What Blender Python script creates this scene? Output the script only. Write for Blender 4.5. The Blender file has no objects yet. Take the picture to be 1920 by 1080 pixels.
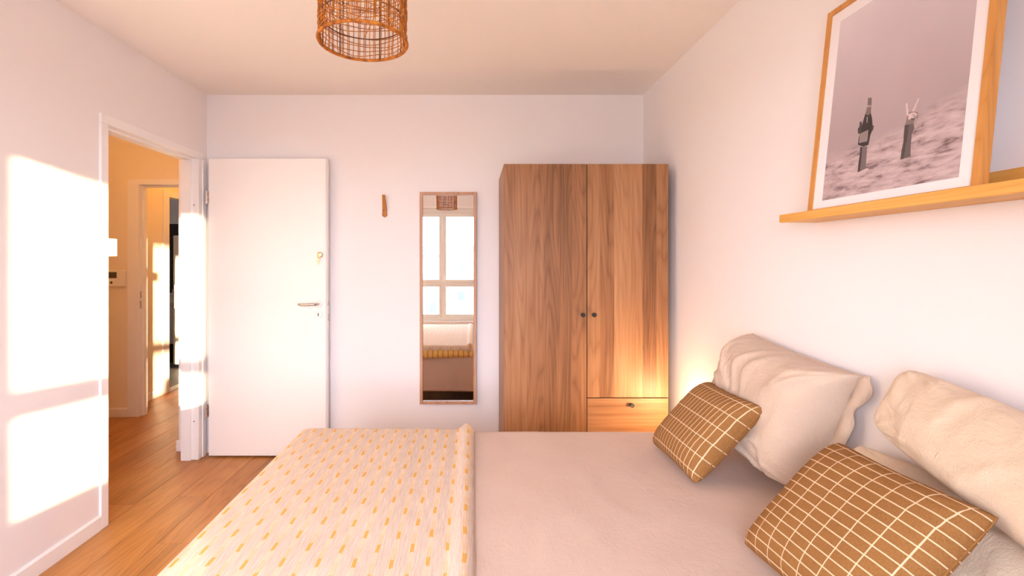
import bpy, bmesh, math, random
from mathutils import Vector, noise as mnoise

scn = bpy.context.scene
COL = scn.collection

# ------------------------------------------------------------------ camera
CAM_H = 1.34
cam_d = bpy.data.cameras.new('camera')
cam_d.sensor_width = 36.0
cam_d.lens = 891.0 / 1920.0 * 36.0
cam_d.shift_x = (960 - 887) / 1920.0
cam_d.shift_y = -(540 - 490) / 1920.0
cam_d.clip_start = 0.02
cam_d.clip_end = 500
cam = bpy.data.objects.new('camera', cam_d)
COL.objects.link(cam)
cam.location = (0, 0, CAM_H)
cam.rotation_euler = (math.radians(90), 0, 0)
scn.camera = cam

# ------------------------------------------------------------------ light and exposure
SKY = 14.5
world = bpy.data.worlds.new('sky')
scn.world = world
world.use_nodes = True
bg = world.node_tree.nodes['Background']
bg.inputs['Color'].default_value = (0.835, 0.86, 1.0, 1)
bg.inputs['Strength'].default_value = SKY

sun_d = bpy.data.lights.new('sun', 'SUN')
sun_d.energy = 17.0
sun_d.angle = math.radians(0.9)
sun_d.color = (1.0, 0.74, 0.45)
sun = bpy.data.objects.new('sun', sun_d)
COL.objects.link(sun)
sun.location = (6, -10, 4)
sun.rotation_euler = Vector((-0.57, 1.0, -0.098)).to_track_quat('-Z', 'Y').to_euler()

# daylight portal in the window opening (helps sampling only, gives no light of its own)
por_d = bpy.data.lights.new('window_portal', 'AREA')
por_d.shape = 'RECTANGLE'
por_d.size, por_d.size_y = 1.93, 1.70
por_d.cycles.is_portal = True
por = bpy.data.objects.new('window_portal', por_d)
COL.objects.link(por)
por.location = (-0.465, -0.71, 1.29)
por.rotation_euler = (math.radians(90), 0, 0)   # -Z axis looks along +Y

vs = scn.view_settings
vs.view_transform = 'Standard'
vs.look = 'None'
vs.exposure = 0.52
vs.gamma = 1.0
vs.use_curve_mapping = False
scn.cycles.use_denoising = True
scn.cycles.max_bounces = 14
scn.cycles.diffuse_bounces = 10
scn.cycles.glossy_bounces = 6
scn.cycles.transparent_max_bounces = 12
scn.cycles.sample_clamp_indirect = 12.0
scn.cycles.caustics_reflective = False
scn.cycles.caustics_refractive = False

ADDED_HALL_LAMP = 42.0
ADDED_CORRIDOR_LAMP = 34.0
ADDED_KITCHEN_LAMP = 14.0
BEDSIDE_LAMP = 140.0

# ------------------------------------------------------------------ room dimensions
XL, XR = -1.865, 1.192          # left and right wall faces
YB, YW = 3.33, -0.50            # back wall and window wall faces
H = 2.506
WT = 0.088                      # left wall thickness


# ------------------------------------------------------------------ node helpers
def lin(r, g, b):
    f = lambda c: (c / 255 / 12.92) if c / 255 <= 0.04045 else ((c / 255 + 0.055) / 1.055) ** 2.4
    return (f(r), f(g), f(b), 1.0)


class NT:
    def __init__(self, name):
        self.mat = bpy.data.materials.new(name)
        self.mat.use_nodes = True
        self.t = self.mat.node_tree
        self.b = self.t.nodes['Principled BSDF']
        self.out = self.t.nodes['Material Output']

    def node(self, typ, **kw):
        n = self.t.nodes.new(typ)
        for k, v in kw.items():
            setattr(n, k, v)
        return n

    def link(self, a, b):
        self.t.links.new(a, b)

    def put(self, sock, v):
        if isinstance(v, bpy.types.NodeSocket):
            self.link(v, sock)
        else:
            sock.default_value = v

    def m(self, op, a, b=0.0, c=0.0, clamp=False):
        n = self.node('ShaderNodeMath', operation=op, use_clamp=clamp)
        self.put(n.inputs[0], a)
        self.put(n.inputs[1], b)
        self.put(n.inputs[2], c)
        return n.outputs[0]

    def mix(self, f, a, b):
        n = self.node('ShaderNodeMix', data_type='RGBA')
        self.put(n.inputs[0], f)
        self.put(n.inputs[6], a)
        self.put(n.inputs[7], b)
        return n.outputs[2]

    def coord(self, kind='Object'):
        return self.node('ShaderNodeTexCoord').outputs[kind]

    def mapping(self, vec, scale=(1, 1, 1), loc=(0, 0, 0)):
        n = self.node('ShaderNodeMapping')
        self.link(vec, n.inputs['Vector'])
        n.inputs['Scale'].default_value = scale
        n.inputs['Location'].default_value = loc
        return n.outputs[0]

    def noise(self, vec, scale=1.0, detail=3.0, rough=0.5, dist=0.0):
        n = self.node('ShaderNodeTexNoise')
        if vec is not None:
            self.link(vec, n.inputs['Vector'])
        n.inputs['Scale'].default_value = scale
        n.inputs['Detail'].default_value = detail
        n.inputs['Roughness'].default_value = rough
        n.inputs['Distortion'].default_value = dist
        return n.outputs['Fac']

    def ramp(self, f, stops):
        n = self.node('ShaderNodeValToRGB')
        self.put(n.inputs[0], f)
        e = n.color_ramp.elements
        while len(e) < len(stops):
            e.new(0.5)
        for i, (p, c) in enumerate(stops):
            e[i].position = p
            e[i].color = c
        return n.outputs['Color']

    def bump(self, h, strength=0.2, dist=0.002):
        n = self.node('ShaderNodeBump')
        n.inputs['Strength'].default_value = strength
        n.inputs['Distance'].default_value = dist
        self.link(h, n.inputs['Height'])
        self.link(n.outputs[0], self.b.inputs['Normal'])

    def sep(self, vec):
        n = self.node('ShaderNodeSeparateXYZ')
        self.link(vec, n.inputs[0])
        return n.outputs

    def comb(self, x, y, z):
        n = self.node('ShaderNodeCombineXYZ')
        self.put(n.inputs[0], x)
        self.put(n.inputs[1], y)
        self.put(n.inputs[2], z)
        return n.outputs[0]

    def base(self, c, rough=0.6, metal=0.0, spec=0.5):
        self.put(self.b.inputs['Base Color'], c)
        self.put(self.b.inputs['Roughness'], rough)
        self.b.inputs['Metallic'].default_value = metal
        self.b.inputs['Specular IOR Level'].default_value = spec


def paint(name, col, rough=0.75, bump=0.05, scale=260, spec=0.3, vary=0.02):
    t = NT(name)
    co = t.coord()
    n = t.noise(co, 1.3, 3)
    dark = tuple(c * (1 - vary * 2) for c in col[:3]) + (1,)
    t.base(t.mix(n, dark, col), rough, 0, spec)
    t.bump(t.noise(co, scale, 2), bump, 0.001)
    return t.mat


def metal(name, col, rough=0.3):
    t = NT(name)
    co = t.coord()
    t.base(col, t.m('MULTIPLY_ADD', t.noise(co, 90, 2), 0.15, rough - 0.07), 1.0)
    return t.mat


def wood(name, dark, mid, light, axis=2, strip=0.0, rough=0.45, ring=1.0, per_object=False, across=0, spec=0.35, tw=0.27):
    """axis = grain direction, across = the wide direction in which boards are laid side by side"""
    t = NT(name)
    co = t.coord()
    if per_object:
        oi = t.node('ShaderNodeObjectInfo').outputs['Random']
        off = t.comb(t.m('MULTIPLY', oi, 37.0), t.m('MULTIPLY', oi, 91.0), t.m('MULTIPLY', oi, 53.0))
        va = t.node('ShaderNodeVectorMath', operation='ADD')
        t.link(co, va.inputs[0])
        t.link(off, va.inputs[1])
        co = va.outputs[0]
    xyz = t.sep(co)
    tone = 0.5
    if strip > 0:
        warp = t.noise(t.mapping(co, (3, 3, 3)), 1.0, 1)
        s = t.m('FLOOR', t.m('DIVIDE', t.m('MULTIPLY_ADD', warp, 0.0, xyz[across]), strip))
        wn = t.node('ShaderNodeTexWhiteNoise', noise_dimensions='1D')
        t.link(s, wn.inputs['W'])
        tone = wn.outputs['Value']
        # each board takes its grain from elsewhere
        va = t.node('ShaderNodeVectorMath', operation='ADD')
        t.link(co, va.inputs[0])
        t.link(t.comb(0.0 if axis == 0 else 0, t.m('MULTIPLY', tone, 7.0), t.m('MULTIPLY', tone, 31.0)), va.inputs[1])
        co = va.outputs[0]
    elif per_object:
        tone = oi
    fine = [70.0, 70.0, 70.0]
    fine[axis] = 2.2
    fibre = t.noise(t.mapping(co, fine), 1.0, 5, 0.62)
    mid_s = [11.0 * ring, 11.0 * ring, 11.0 * ring]
    mid_s[axis] = 0.75 * ring
    body = t.noise(t.mapping(co, mid_s), 1.0, 3, 0.55, 0.35)
    # cathedral growth rings: contour lines of the slow noise
    slow = [5.0 * ring, 5.0 * ring, 5.0 * ring]
    slow[axis] = 0.42 * ring
    field = t.noise(t.mapping(co, slow, (3.1, 5.7, 1.3)), 1.0, 1.5, 0.45)
    rings = t.m('ABSOLUTE', t.m('SINE', t.m('MULTIPLY', field, 70.0)))
    rings = t.m('POWER', rings, 0.6)
    v = t.m('MULTIPLY', fibre, 0.40)
    v = t.m('ADD', v, t.m('MULTIPLY', body, 0.34))
    v = t.m('ADD', v, t.m('MULTIPLY', rings, 0.11))
    v = t.m('ADD', v, t.m('MULTIPLY_ADD', tone, tw, 0.135 - tw / 2))
    c = t.ramp(v, [(0.34, dark), (0.56, mid), (0.80, light)])
    t.base(c, t.m('MULTIPLY_ADD', fibre, 0.18, rough - 0.08), 0, spec)
    t.bump(fibre, 0.12, 0.0008)
    return t.mat


def linen(name, col, col2, weave=520, bump=0.25, slub=0.5, cr=1.6):
    t = NT(name)
    co = t.coord()
    a = t.noise(t.mapping(co, (weave, weave, weave * 0.06)), 1.0, 2)
    b = t.noise(t.mapping(co, (weave * 0.06, weave, weave)), 1.0, 2)
    c_ = t.noise(t.mapping(co, (weave, weave * 0.06, weave)), 1.0, 2)
    w = t.m('DIVIDE', t.m('ADD', t.m('ADD', a, b), c_), 3.0)
    big = t.noise(co, 6.0, 3)
    f = t.m('ADD', t.m('MULTIPLY', w, 1.6 * slub), t.m('MULTIPLY_ADD', big, 0.5, 0.25 - 0.8 * slub), clamp=True)
    t.base(t.mix(f, col2, col), 0.92, 0, 0.12)
    try:
        t.b.inputs['Sheen Weight'].default_value = 0.15
    except KeyError:
        pass
    crease = t.noise(t.mapping(co, (17, 17, 17)), 1.0, 6, 0.62, 1.6)
    hgt = t.m('ADD', t.m('MULTIPLY', w, 0.6), t.m('MULTIPLY', crease, cr))
    t.bump(hgt, bump, 0.006)
    return t.mat


def emission(name, col, strength):
    t = NT(name)
    t.base((0.8, 0.8, 0.8, 1), 0.4)
    t.b.inputs['Emission Color'].default_value = col
    t.b.inputs['Emission Strength'].default_value = strength
    return t.mat


# ------------------------------------------------------------------ materials
M = {}
M['wall'] = paint('wall_paint', (0.83, 0.805, 0.82, 1), 0.8, 0.12, 220, 0.25, 0.01)
M['hallwall'] = paint('hall_wall_paint', (0.84, 0.77, 0.66, 1), 0.8, 0.10, 220, 0.25, 0.01)
M['ceiling'] = paint('ceiling_paint', (0.84, 0.80, 0.77, 1), 0.85, 0.08, 260, 0.2, 0.01)
M['trim'] = paint('white_satin_paint', (0.86, 0.85, 0.86, 1), 0.38, 0.02, 120, 0.5, 0.005)
M['doorw'] = paint('white_door_lacquer', (0.88, 0.86, 0.85, 1), 0.42, 0.02, 120, 0.5, 0.005)
M['plastic'] = paint('white_plastic', (0.85, 0.84, 0.82, 1), 0.35, 0.0, 120, 0.5, 0.0)
M['pvc'] = paint('window_pvc', (0.80, 0.79, 0.77, 1), 0.35, 0.0, 120, 0.5, 0.0)
M['black'] = paint('black_matt', (0.012, 0.011, 0.011, 1), 0.5, 0.02, 90, 0.4, 0.0)
M['dark'] = paint('dark_fabric_base', (0.02, 0.018, 0.017, 1), 0.9, 0.1, 300, 0.1, 0.0)
M['steel'] = metal('brushed_steel', (0.62, 0.56, 0.52, 1), 0.28)
M['brass'] = metal('brass', (0.75, 0.55, 0.25, 1), 0.28)
M['lcd'] = paint('dark_display', (0.06, 0.055, 0.04, 1), 0.2, 0.0, 90, 0.5, 0.0)
M['ward'] = wood('wardrobe_oak', lin(104, 68, 42), lin(146, 101, 66), lin(176, 130, 92), 2, 0.082, 0.42, 1.25)
M['wardh'] = wood('wardrobe_oak_drawer', lin(104, 68, 42), lin(146, 101, 66), lin(176, 130, 92), 0, 0.0, 0.42)
M['floor'] = wood('oak_plank', lin(122, 76, 34), lin(170, 114, 58), lin(196, 141, 82), 1, 0.0, 0.36, 1.2, True, tw=0.12)
M['subfloor'] = paint('plank_joint', (0.16, 0.09, 0.045, 1), 0.8, 0.0, 90, 0.2, 0.0)
M['shelf'] = wood('ledge_oak', lin(176, 118, 48), lin(216, 160, 80), lin(232, 184, 108), 1, 0.0, 0.45, 1.6)
M['frame'] = wood('picture_frame_oak', lin(160, 100, 44), lin(198, 138, 72), lin(214, 158, 92), 2, 0.0, 0.45, 1.6)
M['mframe'] = wood('mirror_frame_wood', lin(150, 108, 80), lin(186, 142, 112), lin(204, 164, 136), 2, 0.0, 0.45, 1.6)
M['hook'] = wood('hook_wood', lin(134, 80, 26), lin(176, 112, 44), lin(196, 132, 60), 2, 0.0, 0.5, 2.0)
M['stool'] = wood('stool_wood', lin(140, 92, 50), lin(190, 136, 84), lin(214, 166, 112), 0, 0.0, 0.5)
M['linen'] = linen('bedspread_linen', lin(214, 192, 178), lin(190, 164, 149), 420, 0.30, 0.5, 0.7)
M['pillowA'] = linen('pillow_linen', lin(214, 194, 176), lin(194, 170, 150), 420, 0.65, 0.45)
M['pillowB'] = linen('pillow_linen_pale', lin(222, 203, 180), lin(202, 180, 156), 420, 0.5, 0.45)
M['sheet'] = linen('mattress_cloth', lin(200, 190, 180), lin(180, 170, 160), 420, 0.1, 0.4)

# mirror
t = NT('mirror_silver')
co = t.coord()
t.base(t.mix(t.noise(co, 2, 1), (0.90, 0.90, 0.90, 1), (0.92, 0.92, 0.92, 1)), 0.0, 1.0)
M['mirror'] = t.mat

# thin window glass
t = NT('window_glass')
tr = t.node('ShaderNodeBsdfTransparent')
gl = t.node('ShaderNodeBsdfGlossy')
gl.inputs['Roughness'].default_value = 0.0
tr.inputs['Color'].default_value = (0.96, 0.98, 0.97, 1)
fr = t.node('ShaderNodeFresnel')
fr.inputs['IOR'].default_value = 1.3
mx = t.node('ShaderNodeMixShader')
t.link(fr.outputs[0], mx.inputs[0])
t.link(tr.outputs[0], mx.inputs[1])
t.link(gl.outputs[0], mx.inputs[2])
t.link(mx.outputs[0], t.out.inputs['Surface'])
M['glass'] = t.mat

# rattan
t = NT('rattan')
co = t.coord()
n = t.noise(co, 60, 3)
t.base(t.ramp(n, [(0.3, lin(128, 66, 12)), (0.55, lin(186, 106, 22)), (0.8, lin(222, 150, 50))]), 0.45, 0, 0.4)
M['rattan'] = t.mat
M['rattan_dark'] = paint('dark_wire', lin(96, 50, 18), 0.5, 0.0, 90, 0.4, 0.05)


def check_mat(name, dense, sparse, swap):
    """brown woven cloth with cream window-pane lines (UV over the cushion)"""
    t = NT(name)
    uv = t.node('ShaderNodeUVMap').outputs[0]
    co = t.coord()
    wob = t.m('MULTIPLY', t.m('SUBTRACT', t.noise(co, 22, 2), 0.5), 0.006)
    s = t.sep(uv)
    a, b = (s[1], s[0]) if swap else (s[0], s[1])
    fa = t.m('FRACT', t.m('MULTIPLY', t.m('ADD', a, wob), dense))
    fb = t.m('FRACT', t.m('MULTIPLY', t.m('ADD', b, wob), sparse))
    la = t.m('LESS_THAN', t.m('ABSOLUTE', t.m('SUBTRACT', fa, 0.5)), 0.058)
    lb = t.m('LESS_THAN', t.m('ABSOLUTE', t.m('SUBTRACT', fb, 0.5)), 0.026)
    w1 = t.noise(t.mapping(co, (500, 500, 40)), 1, 2)
    w2 = t.noise(t.mapping(co, (40, 500, 500)), 1, 2)
    w = t.m('MULTIPLY', t.m('ADD', w1, w2), 0.5)
    brown = t.mix(w, lin(108, 72, 38), lin(168, 120, 72))
    cream = t.mix(w, lin(206, 172, 134), lin(240, 216, 184))
    c = t.mix(t.m('MULTIPLY', la, 0.85), brown, cream)
    c = t.mix(t.m('MULTIPLY', lb, 0.85), c, cream)
    t.base(c, 0.92, 0, 0.1)
    t.bump(t.m('ADD', w, t.m('MULTIPLY', t.m('MAXIMUM', la, lb), 0.5)), 0.35, 0.002)
    return t.mat


M['checkA'] = check_mat('brown_check_cloth', 17.0, 6.0, False)
M['checkB'] = check_mat('brown_check_cloth_turned', 15.0, 8.0, True)

# throw: cream cotton with columns of woven mustard dashes (UV in metres)
t = NT('throw_cotton')
uv = t.node('ShaderNodeUVMap').outputs[0]
co = t.coord()
s = t.sep(uv)
wobu = t.m('MULTIPLY', t.m('SUBTRACT', t.noise(t.mapping(uv, (9, 9, 9)), 1, 2), 0.5), 0.010)
fray = t.m('MULTIPLY', t.m('SUBTRACT', t.noise(t.mapping(uv, (420, 40, 1)), 1, 2), 0.5), 0.030)
su = t.m('DIVIDE', t.m('ADD', s[0], wobu), 0.047)
col_i = t.m('FLOOR', su)
a = t.m('ABSOLUTE', t.m('SUBTRACT', t.m('FRACT', su), 0.5))
half = t.m('MULTIPLY', t.m('MODULO', t.m('ABSOLUTE', col_i), 2.0), 0.5)
wn = t.node('ShaderNodeTexWhiteNoise', noise_dimensions='1D')
t.link(col_i, wn.inputs['W'])
jit = t.m('MULTIPLY', wn.outputs['Value'], 0.12)
sv = t.m('ADD', t.m('ADD', t.m('DIVIDE', t.m('ADD', s[1], fray), 0.128), half), jit)
bf = t.m('FRACT', sv)
dash = t.m('MULTIPLY', t.m('LESS_THAN', a, 0.105), t.m('LESS_THAN', bf, 0.29))
tail = t.m('MULTIPLY', t.m('LESS_THAN', t.m('ABSOLUTE', t.m('SUBTRACT', a, 0.075)), 0.05), t.m('LESS_THAN', bf, 0.66))
band = t.m('LESS_THAN', a, 0.17)
thr = t.noise(t.mapping(uv, (330, 14, 1)), 1, 3, 0.65)
thr2 = t.noise(t.mapping(uv, (900, 60, 1)), 1, 2, 0.6)
cream = t.mix(thr, lin(176, 150, 130), lin(240, 228, 218))
pale = t.mix(thr2, lin(222, 184, 130), lin(246, 230, 208))
must = t.mix(thr2, lin(206, 144, 50), lin(232, 184, 100))
c = t.mix(t.m('MULTIPLY', band, 0.45), cream, pale)
c = t.mix(t.m('MULTIPLY', t.m('MULTIPLY', tail, thr2), 0.6), c, must)
c = t.mix(t.m('MULTIPLY', dash, 0.9), c, must)
t.base(c, 0.95, 0, 0.1)
t.bump(t.m('ADD', t.m('MULTIPLY', thr, 1.2), t.m('MULTIPLY', dash, 0.5)), 0.5, 0.003)
M['throw'] = t.mat

t = NT('throw_reverse')
uv = t.node('ShaderNodeUVMap').outputs[0]
s = t.sep(uv)
f = t.m('FRACT', t.m('DIVIDE', s[0], 0.047))
thr = t.noise(t.mapping(uv, (500, 22, 1)), 1, 3, 0.6)
c = t.mix(t.m('LESS_THAN', f, 0.25), t.mix(thr, lin(222, 176, 96), lin(242, 212, 150)), lin(206, 146, 50))
t.base(c, 0.95, 0, 0.1)
t.bump(thr, 0.4, 0.003)
M['throw_back'] = t.mat

# ------------------------------------------------------------------ mesh helpers
def chain_loc(o):
    v = Vector((0, 0, 0))
    while o is not None:
        v += o.location
        o = o.parent
    return v


def link_mesh(name, me, mat, parent=None, loc=None):
    """mesh vertices are given in world coordinates; loc is where the origin goes"""
    o = bpy.data.objects.new(name, me)
    COL.objects.link(o)
    if mat is not None:
        me.materials.append(M[mat] if isinstance(mat, str) else mat)
    off = chain_loc(parent) if parent is not None else Vector((0, 0, 0))
    if loc is not None:
        o.location = Vector(loc) - off
        off = Vector(loc)
    for v in me.vertices:
        v.co -= off
    o.parent = parent
    return o


def build(name, bm, mat, parent=None, loc=None, smooth=False, kind=None):
    me = bpy.data.meshes.new(name)
    bmesh.ops.recalc_face_normals(bm, faces=bm.faces[:])
    bm.to_mesh(me)
    bm.free()
    if smooth:
        for p in me.polygons:
            p.use_smooth = True
    o = link_mesh(name, me, mat, parent, loc)
    if kind:
        o['kind'] = kind
    return o


def B():
    return bmesh.new()


def box(bm, x0, x1, y0, y1, z0, z1, bev=0.0, seg=2):
    r = bmesh.ops.create_cube(bm, size=1.0)
    vs_ = r['verts']
    for v in vs_:
        v.co = Vector((x0 if v.co.x < 0 else x1, y0 if v.co.y < 0 else y1, z0 if v.co.z < 0 else z1))
    if bev > 0:
        es = {e for v in vs_ for e in v.link_edges}
        bmesh.ops.bevel(bm, geom=list(es), offset=bev, segments=seg, profile=0.5, affect='EDGES')
    return bm


def tube(bm, pts, r, n=8, closed=False, cap=True):
    pts = [Vector(p) for p in pts]
    rs = r if isinstance(r, (list, tuple)) else [r] * len(pts)
    rings = []
    L = len(pts)
    prev = None
    for i, p in enumerate(pts):
        if closed:
            d = pts[(i + 1) % L] - pts[i - 1]
        else:
            d = pts[min(i + 1, L - 1)] - pts[max(i - 1, 0)]
        d.normalize()
        if prev is None:
            up = Vector((0, 0, 1)) if abs(d.z) < 0.9 else Vector((1, 0, 0))
            a = d.cross(up).normalized()
        else:
            a = (prev - d * prev.dot(d))
            a.normalize()
        prev = a
        b = d.cross(a)
        rings.append([bm.verts.new(p + (a * math.cos(2 * math.pi * k / n) + b * math.sin(2 * math.pi * k / n)) * rs[i]) for k in range(n)])
    for i in range(L if closed else L - 1):
        A, Bq = rings[i], rings[(i + 1) % L]
        for k in range(n):
            bm.faces.new((A[k], A[(k + 1) % n], Bq[(k + 1) % n], Bq[k]))
    if cap and not closed:
        bm.faces.new(rings[0])
        bm.faces.new(rings[-1][::-1])
    return bm


def lathe(bm, prof, c, axis='Z', n=24):
    """prof = [(radius, height)] about an axis through c; closed at both ends"""
    c = Vector(c)
    ax = {'X': Vector((1, 0, 0)), 'Y': Vector((0, 1, 0)), 'Z': Vector((0, 0, 1))}[axis]
    e1 = {'X': Vector((0, 1, 0)), 'Y': Vector((1, 0, 0)), 'Z': Vector((1, 0, 0))}[axis]
    e2 = ax.cross(e1)
    rings = []
    for r, h in prof:
        r = max(r, 1e-5)
        rings.append([bm.verts.new(c + ax * h + (e1 * math.cos(2 * math.pi * k / n) + e2 * math.sin(2 * math.pi * k / n)) * r) for k in range(n)])
    for A, Bq in zip(rings, rings[1:]):
        for k in range(n):
            bm.faces.new((A[k], A[(k + 1) % n], Bq[(k + 1) % n], Bq[k]))
    bm.faces.new(rings[0][::-1])
    bm.faces.new(rings[-1])
    return bm


def prism(bm, pts, d):
    """extrude a polygon (3D points) by vector d"""
    a = [bm.verts.new(Vector(p)) for p in pts]
    b = [bm.verts.new(Vector(p) + Vector(d)) for p in pts]
    bm.faces.new(a[::-1])
    bm.faces.new(b)
    n = len(a)
    for i in range(n):
        bm.faces.new((a[i], a[(i + 1) % n], b[(i + 1) % n], b[i]))
    return bm


def thing(name, loc, label=None, cat=None, group=None, kind=None):
    o = bpy.data.objects.new(name, None)
    o.empty_display_size = 0.1
    COL.objects.link(o)
    o.location = loc
    tag(o, label, cat, group, kind)
    return o


def tag(o, label=None, cat=None, group=None, kind=None):
    if label:
        o['label'] = label
    if cat:
        o['category'] = cat
    if group:
        o['group'] = group
    if kind:
        o['kind'] = kind
    return o


def S(name, bm, mat, label=None, cat=None):
    o = build(name, bm, mat)
    return tag(o, label, cat, None, 'structure')


# ================================================================== ROOM SHELL
DY0, DY1, DZ = 2.417, 3.206, 2.035          # bedroom doorway (in the left wall)
CAS = 0.048
HXL = -3.42                                  # hall far side
HY0, HY1 = 1.35, 4.10                        # hall from the near end to the wall with the second doorway
SX0, SX1 = -2.876, -2.083                    # second doorway
KX = -3.125                                  # corridor side wall with the kitchen doorway
KY0, KY1 = 4.875, 5.665
END = 6.3

bm = B()
box(bm, XL - WT, XL, YW - 0.24, DY0 - CAS, 0, H)
box(bm, XL - WT, XL, DY1 + 0.06, YB + 0.10, 0, H)
box(bm, XL - WT, XL, DY0 - CAS, DY1 + 0.06, DZ + CAS, H)
S('wall_left', bm, 'wall', 'white painted side wall with the open doorway to the hall', 'wall')
bm = B(); box(bm, XL, XR + 0.12, YB, YB + 0.10, 0, H)
S('wall_back', bm, 'wall', 'white painted end wall behind the wardrobe and the long mirror', 'wall')
bm = B(); box(bm, XR, XR + 0.12, YW - 0.24, YB, 0, H)
S('wall_right', bm, 'wall', 'white painted wall carrying the oak picture ledge above the bed head', 'wall')

# window wall
WX0, WX1, WZ0, WZ1 = -1.430, 0.500, 0.44, 2.14
bm = B()
box(bm, XL, WX0, YW - 0.24, YW, 0, H)
box(bm, WX1, XR, YW - 0.24, YW, 0, H)
box(bm, WX0, WX1, YW - 0.24, YW, 0, WZ0)
box(bm, WX0, WX1, YW - 0.24, YW, WZ1, H)
S('wall_window', bm, 'wall', 'white wall around the large window seen in the mirror', 'wall')

bm = B(); box(bm, XL - WT, XR + 0.12, YW - 0.24, YB + 0.10, H, H + 0.12)
S('ceiling', bm, 'ceiling', 'plain pale ceiling of the bedroom', 'ceiling')

# floors: joint-coloured slab with single planks on it
fl = thing('floor', (0, 0, 0), 'warm oak plank floor of the bedroom and hall', 'floor', None, 'structure')
bm = B()
box(bm, XL, XR, YW, YB, -0.10, -0.004)
build('subfloor', bm, 'subfloor', fl)
bm = B()
box(bm, HXL, XL, HY0, END, -0.10, -0.004)
build('subfloor', bm, 'subfloor', fl)

PW, PL = 0.1815, 1.22
plank_mesh = {}


def plank(x0, x1, y0, y1):
    key = (round(x1 - x0, 4), round(y1 - y0, 4))
    g = 0.0005
    if key not in plank_mesh:
        bm_ = B()
        w, l = key
        box(bm_, -w / 2 + g, w / 2 - g, -l / 2 + g, l / 2 - g, -0.004, 0.0, 0.0009, 1)
        me = bpy.data.meshes.new('plank')
        bmesh.ops.recalc_face_normals(bm_, faces=bm_.faces[:])
        bm_.to_mesh(me)
        bm_.free()
        me.materials.append(M['floor'])
        plank_mesh[key] = me
    o = bpy.data.objects.new('plank', plank_mesh[key])
    COL.objects.link(o)
    o.parent = fl
    o.location = ((x0 + x1) / 2, (y0 + y1) / 2, 0)


random.seed(4)


def lay(x_lo, x_hi, y_lo, y_hi, x_start):
    i = 0
    x = x_start
    while x < x_hi - 1e-4:
        a, b = max(x, x_lo), min(x + PW, x_hi)
        if b - a > 0.01:
            y = y_lo - PL * ((i * 0.37) % 1.0)
            while y < y_hi - 1e-4:
                c, d = max(y, y_lo), min(y + PL, y_hi)
                if d - c > 0.01:
                    plank(a, b, c, d)
                y += PL
        x += PW
        i += 1


lay(XL, XR, YW, YB, XL)
lay(HXL, XL - WT * 0.0, HY0, HY1 + 0.07, XL - PW * 9)
lay(KX, SX1 + 0.06, HY1 + 0.07, END, XL - PW * 9)

# ---------------- hall and corridor shell
bm = B()
box(bm, HXL - 0.1, HXL, HY0, HY1, 0, H)
S('wall_hall_left', bm, 'hallwall', 'hall wall facing the bedroom doorway', 'wall')
bm = B()
box(bm, HXL - 0.1, XL - WT, HY0 - 0.1, HY0, 0, H)
S('wall_hall_near', bm, 'hallwall', 'wall closing the near end of the hall', 'wall')
bm = B()
box(bm, HXL - 0.1, SX0 - 0.05, HY1, HY1 + 0.07, 0, H)
box(bm, SX1 + 0.05, SX1 + 0.06, HY1, HY1 + 0.07, 0, H)
box(bm, SX0 - 0.05, SX1 + 0.05, HY1, HY1 + 0.07, 2.045, H)
S('wall_hall_far', bm, 'hallwall', 'hall wall carrying the small intercom beside the second doorway', 'wall')
bm = B()
box(bm, SX1, XL - WT, 3.363, HY1, 0, H)
box(bm, SX1 + 0.06, XL - WT, HY1, END, 0, H)
S('wall_hall_corner', bm, 'wall', 'white wall corner just past the bedroom door frame', 'wall')
bm = B()
box(bm, KX - 0.08, KX, HY1 + 0.07, KY0 - 0.045, 0, H)
box(bm, KX - 0.08, KX, KY1 + 0.045, END, 0, H)
box(bm, KX - 0.08, KX, KY0 - 0.045, KY1 + 0.045, 2.045, H)
S('wall_corridor_left', bm, 'hallwall', 'sunlit corridor wall beyond the second doorway', 'wall')
bm = B()
box(bm, KX - 0.08, XL - WT, END, END + 0.1, 0, H)
S('wall_corridor_end', bm, 'hallwall', 'end wall of the corridor', 'wall')
bm = B()
box(bm, HXL - 0.1, XL - WT, HY0 - 0.1, END + 0.1, H, H + 0.12)
S('ceiling_hall', bm, 'ceiling', 'ceiling of the hall and corridor', 'ceiling')

# ---------------- kitchen shell
KXL, KYB, KYN = -6.2, 7.25, 4.3
bm = B(); box(bm, KXL, KX - 0.08, KYN, KYB, -0.1, 0.0)
t = NT('grey_vinyl')
co = t.coord()
t.base(t.mix(t.noise(co, 9, 4), (0.13, 0.125, 0.13, 1), (0.24, 0.23, 0.235, 1)), 0.5)
M['vinyl'] = t.mat
S('floor_kitchen', bm, 'vinyl', 'grey floor of the kitchen seen through the far doorway', 'floor')
bm = B()
box(bm, KXL - 0.1, KX - 0.08, KYB, KYB + 0.1, 0, H)
box(bm, KXL - 0.1, KXL, KYN, KYB, 0, H)
box(bm, KXL - 0.1, KX - 0.08, KYN - 0.1, KYN, 0, H)
box(bm, KX - 0.08, KX + 0.02, END + 0.1, KYB + 0.1, 0, H)
S('wall_kitchen', bm, 'wall', 'white upper wall of the kitchen above the dark tiles', 'wall')
bm = B(); box(bm, KXL - 0.1, KX - 0.08, KYN - 0.1, KYB + 0.1, H, H + 0.1)
S('ceiling_kitchen', bm, 'ceiling', 'white ceiling of the kitchen', 'ceiling')
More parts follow.
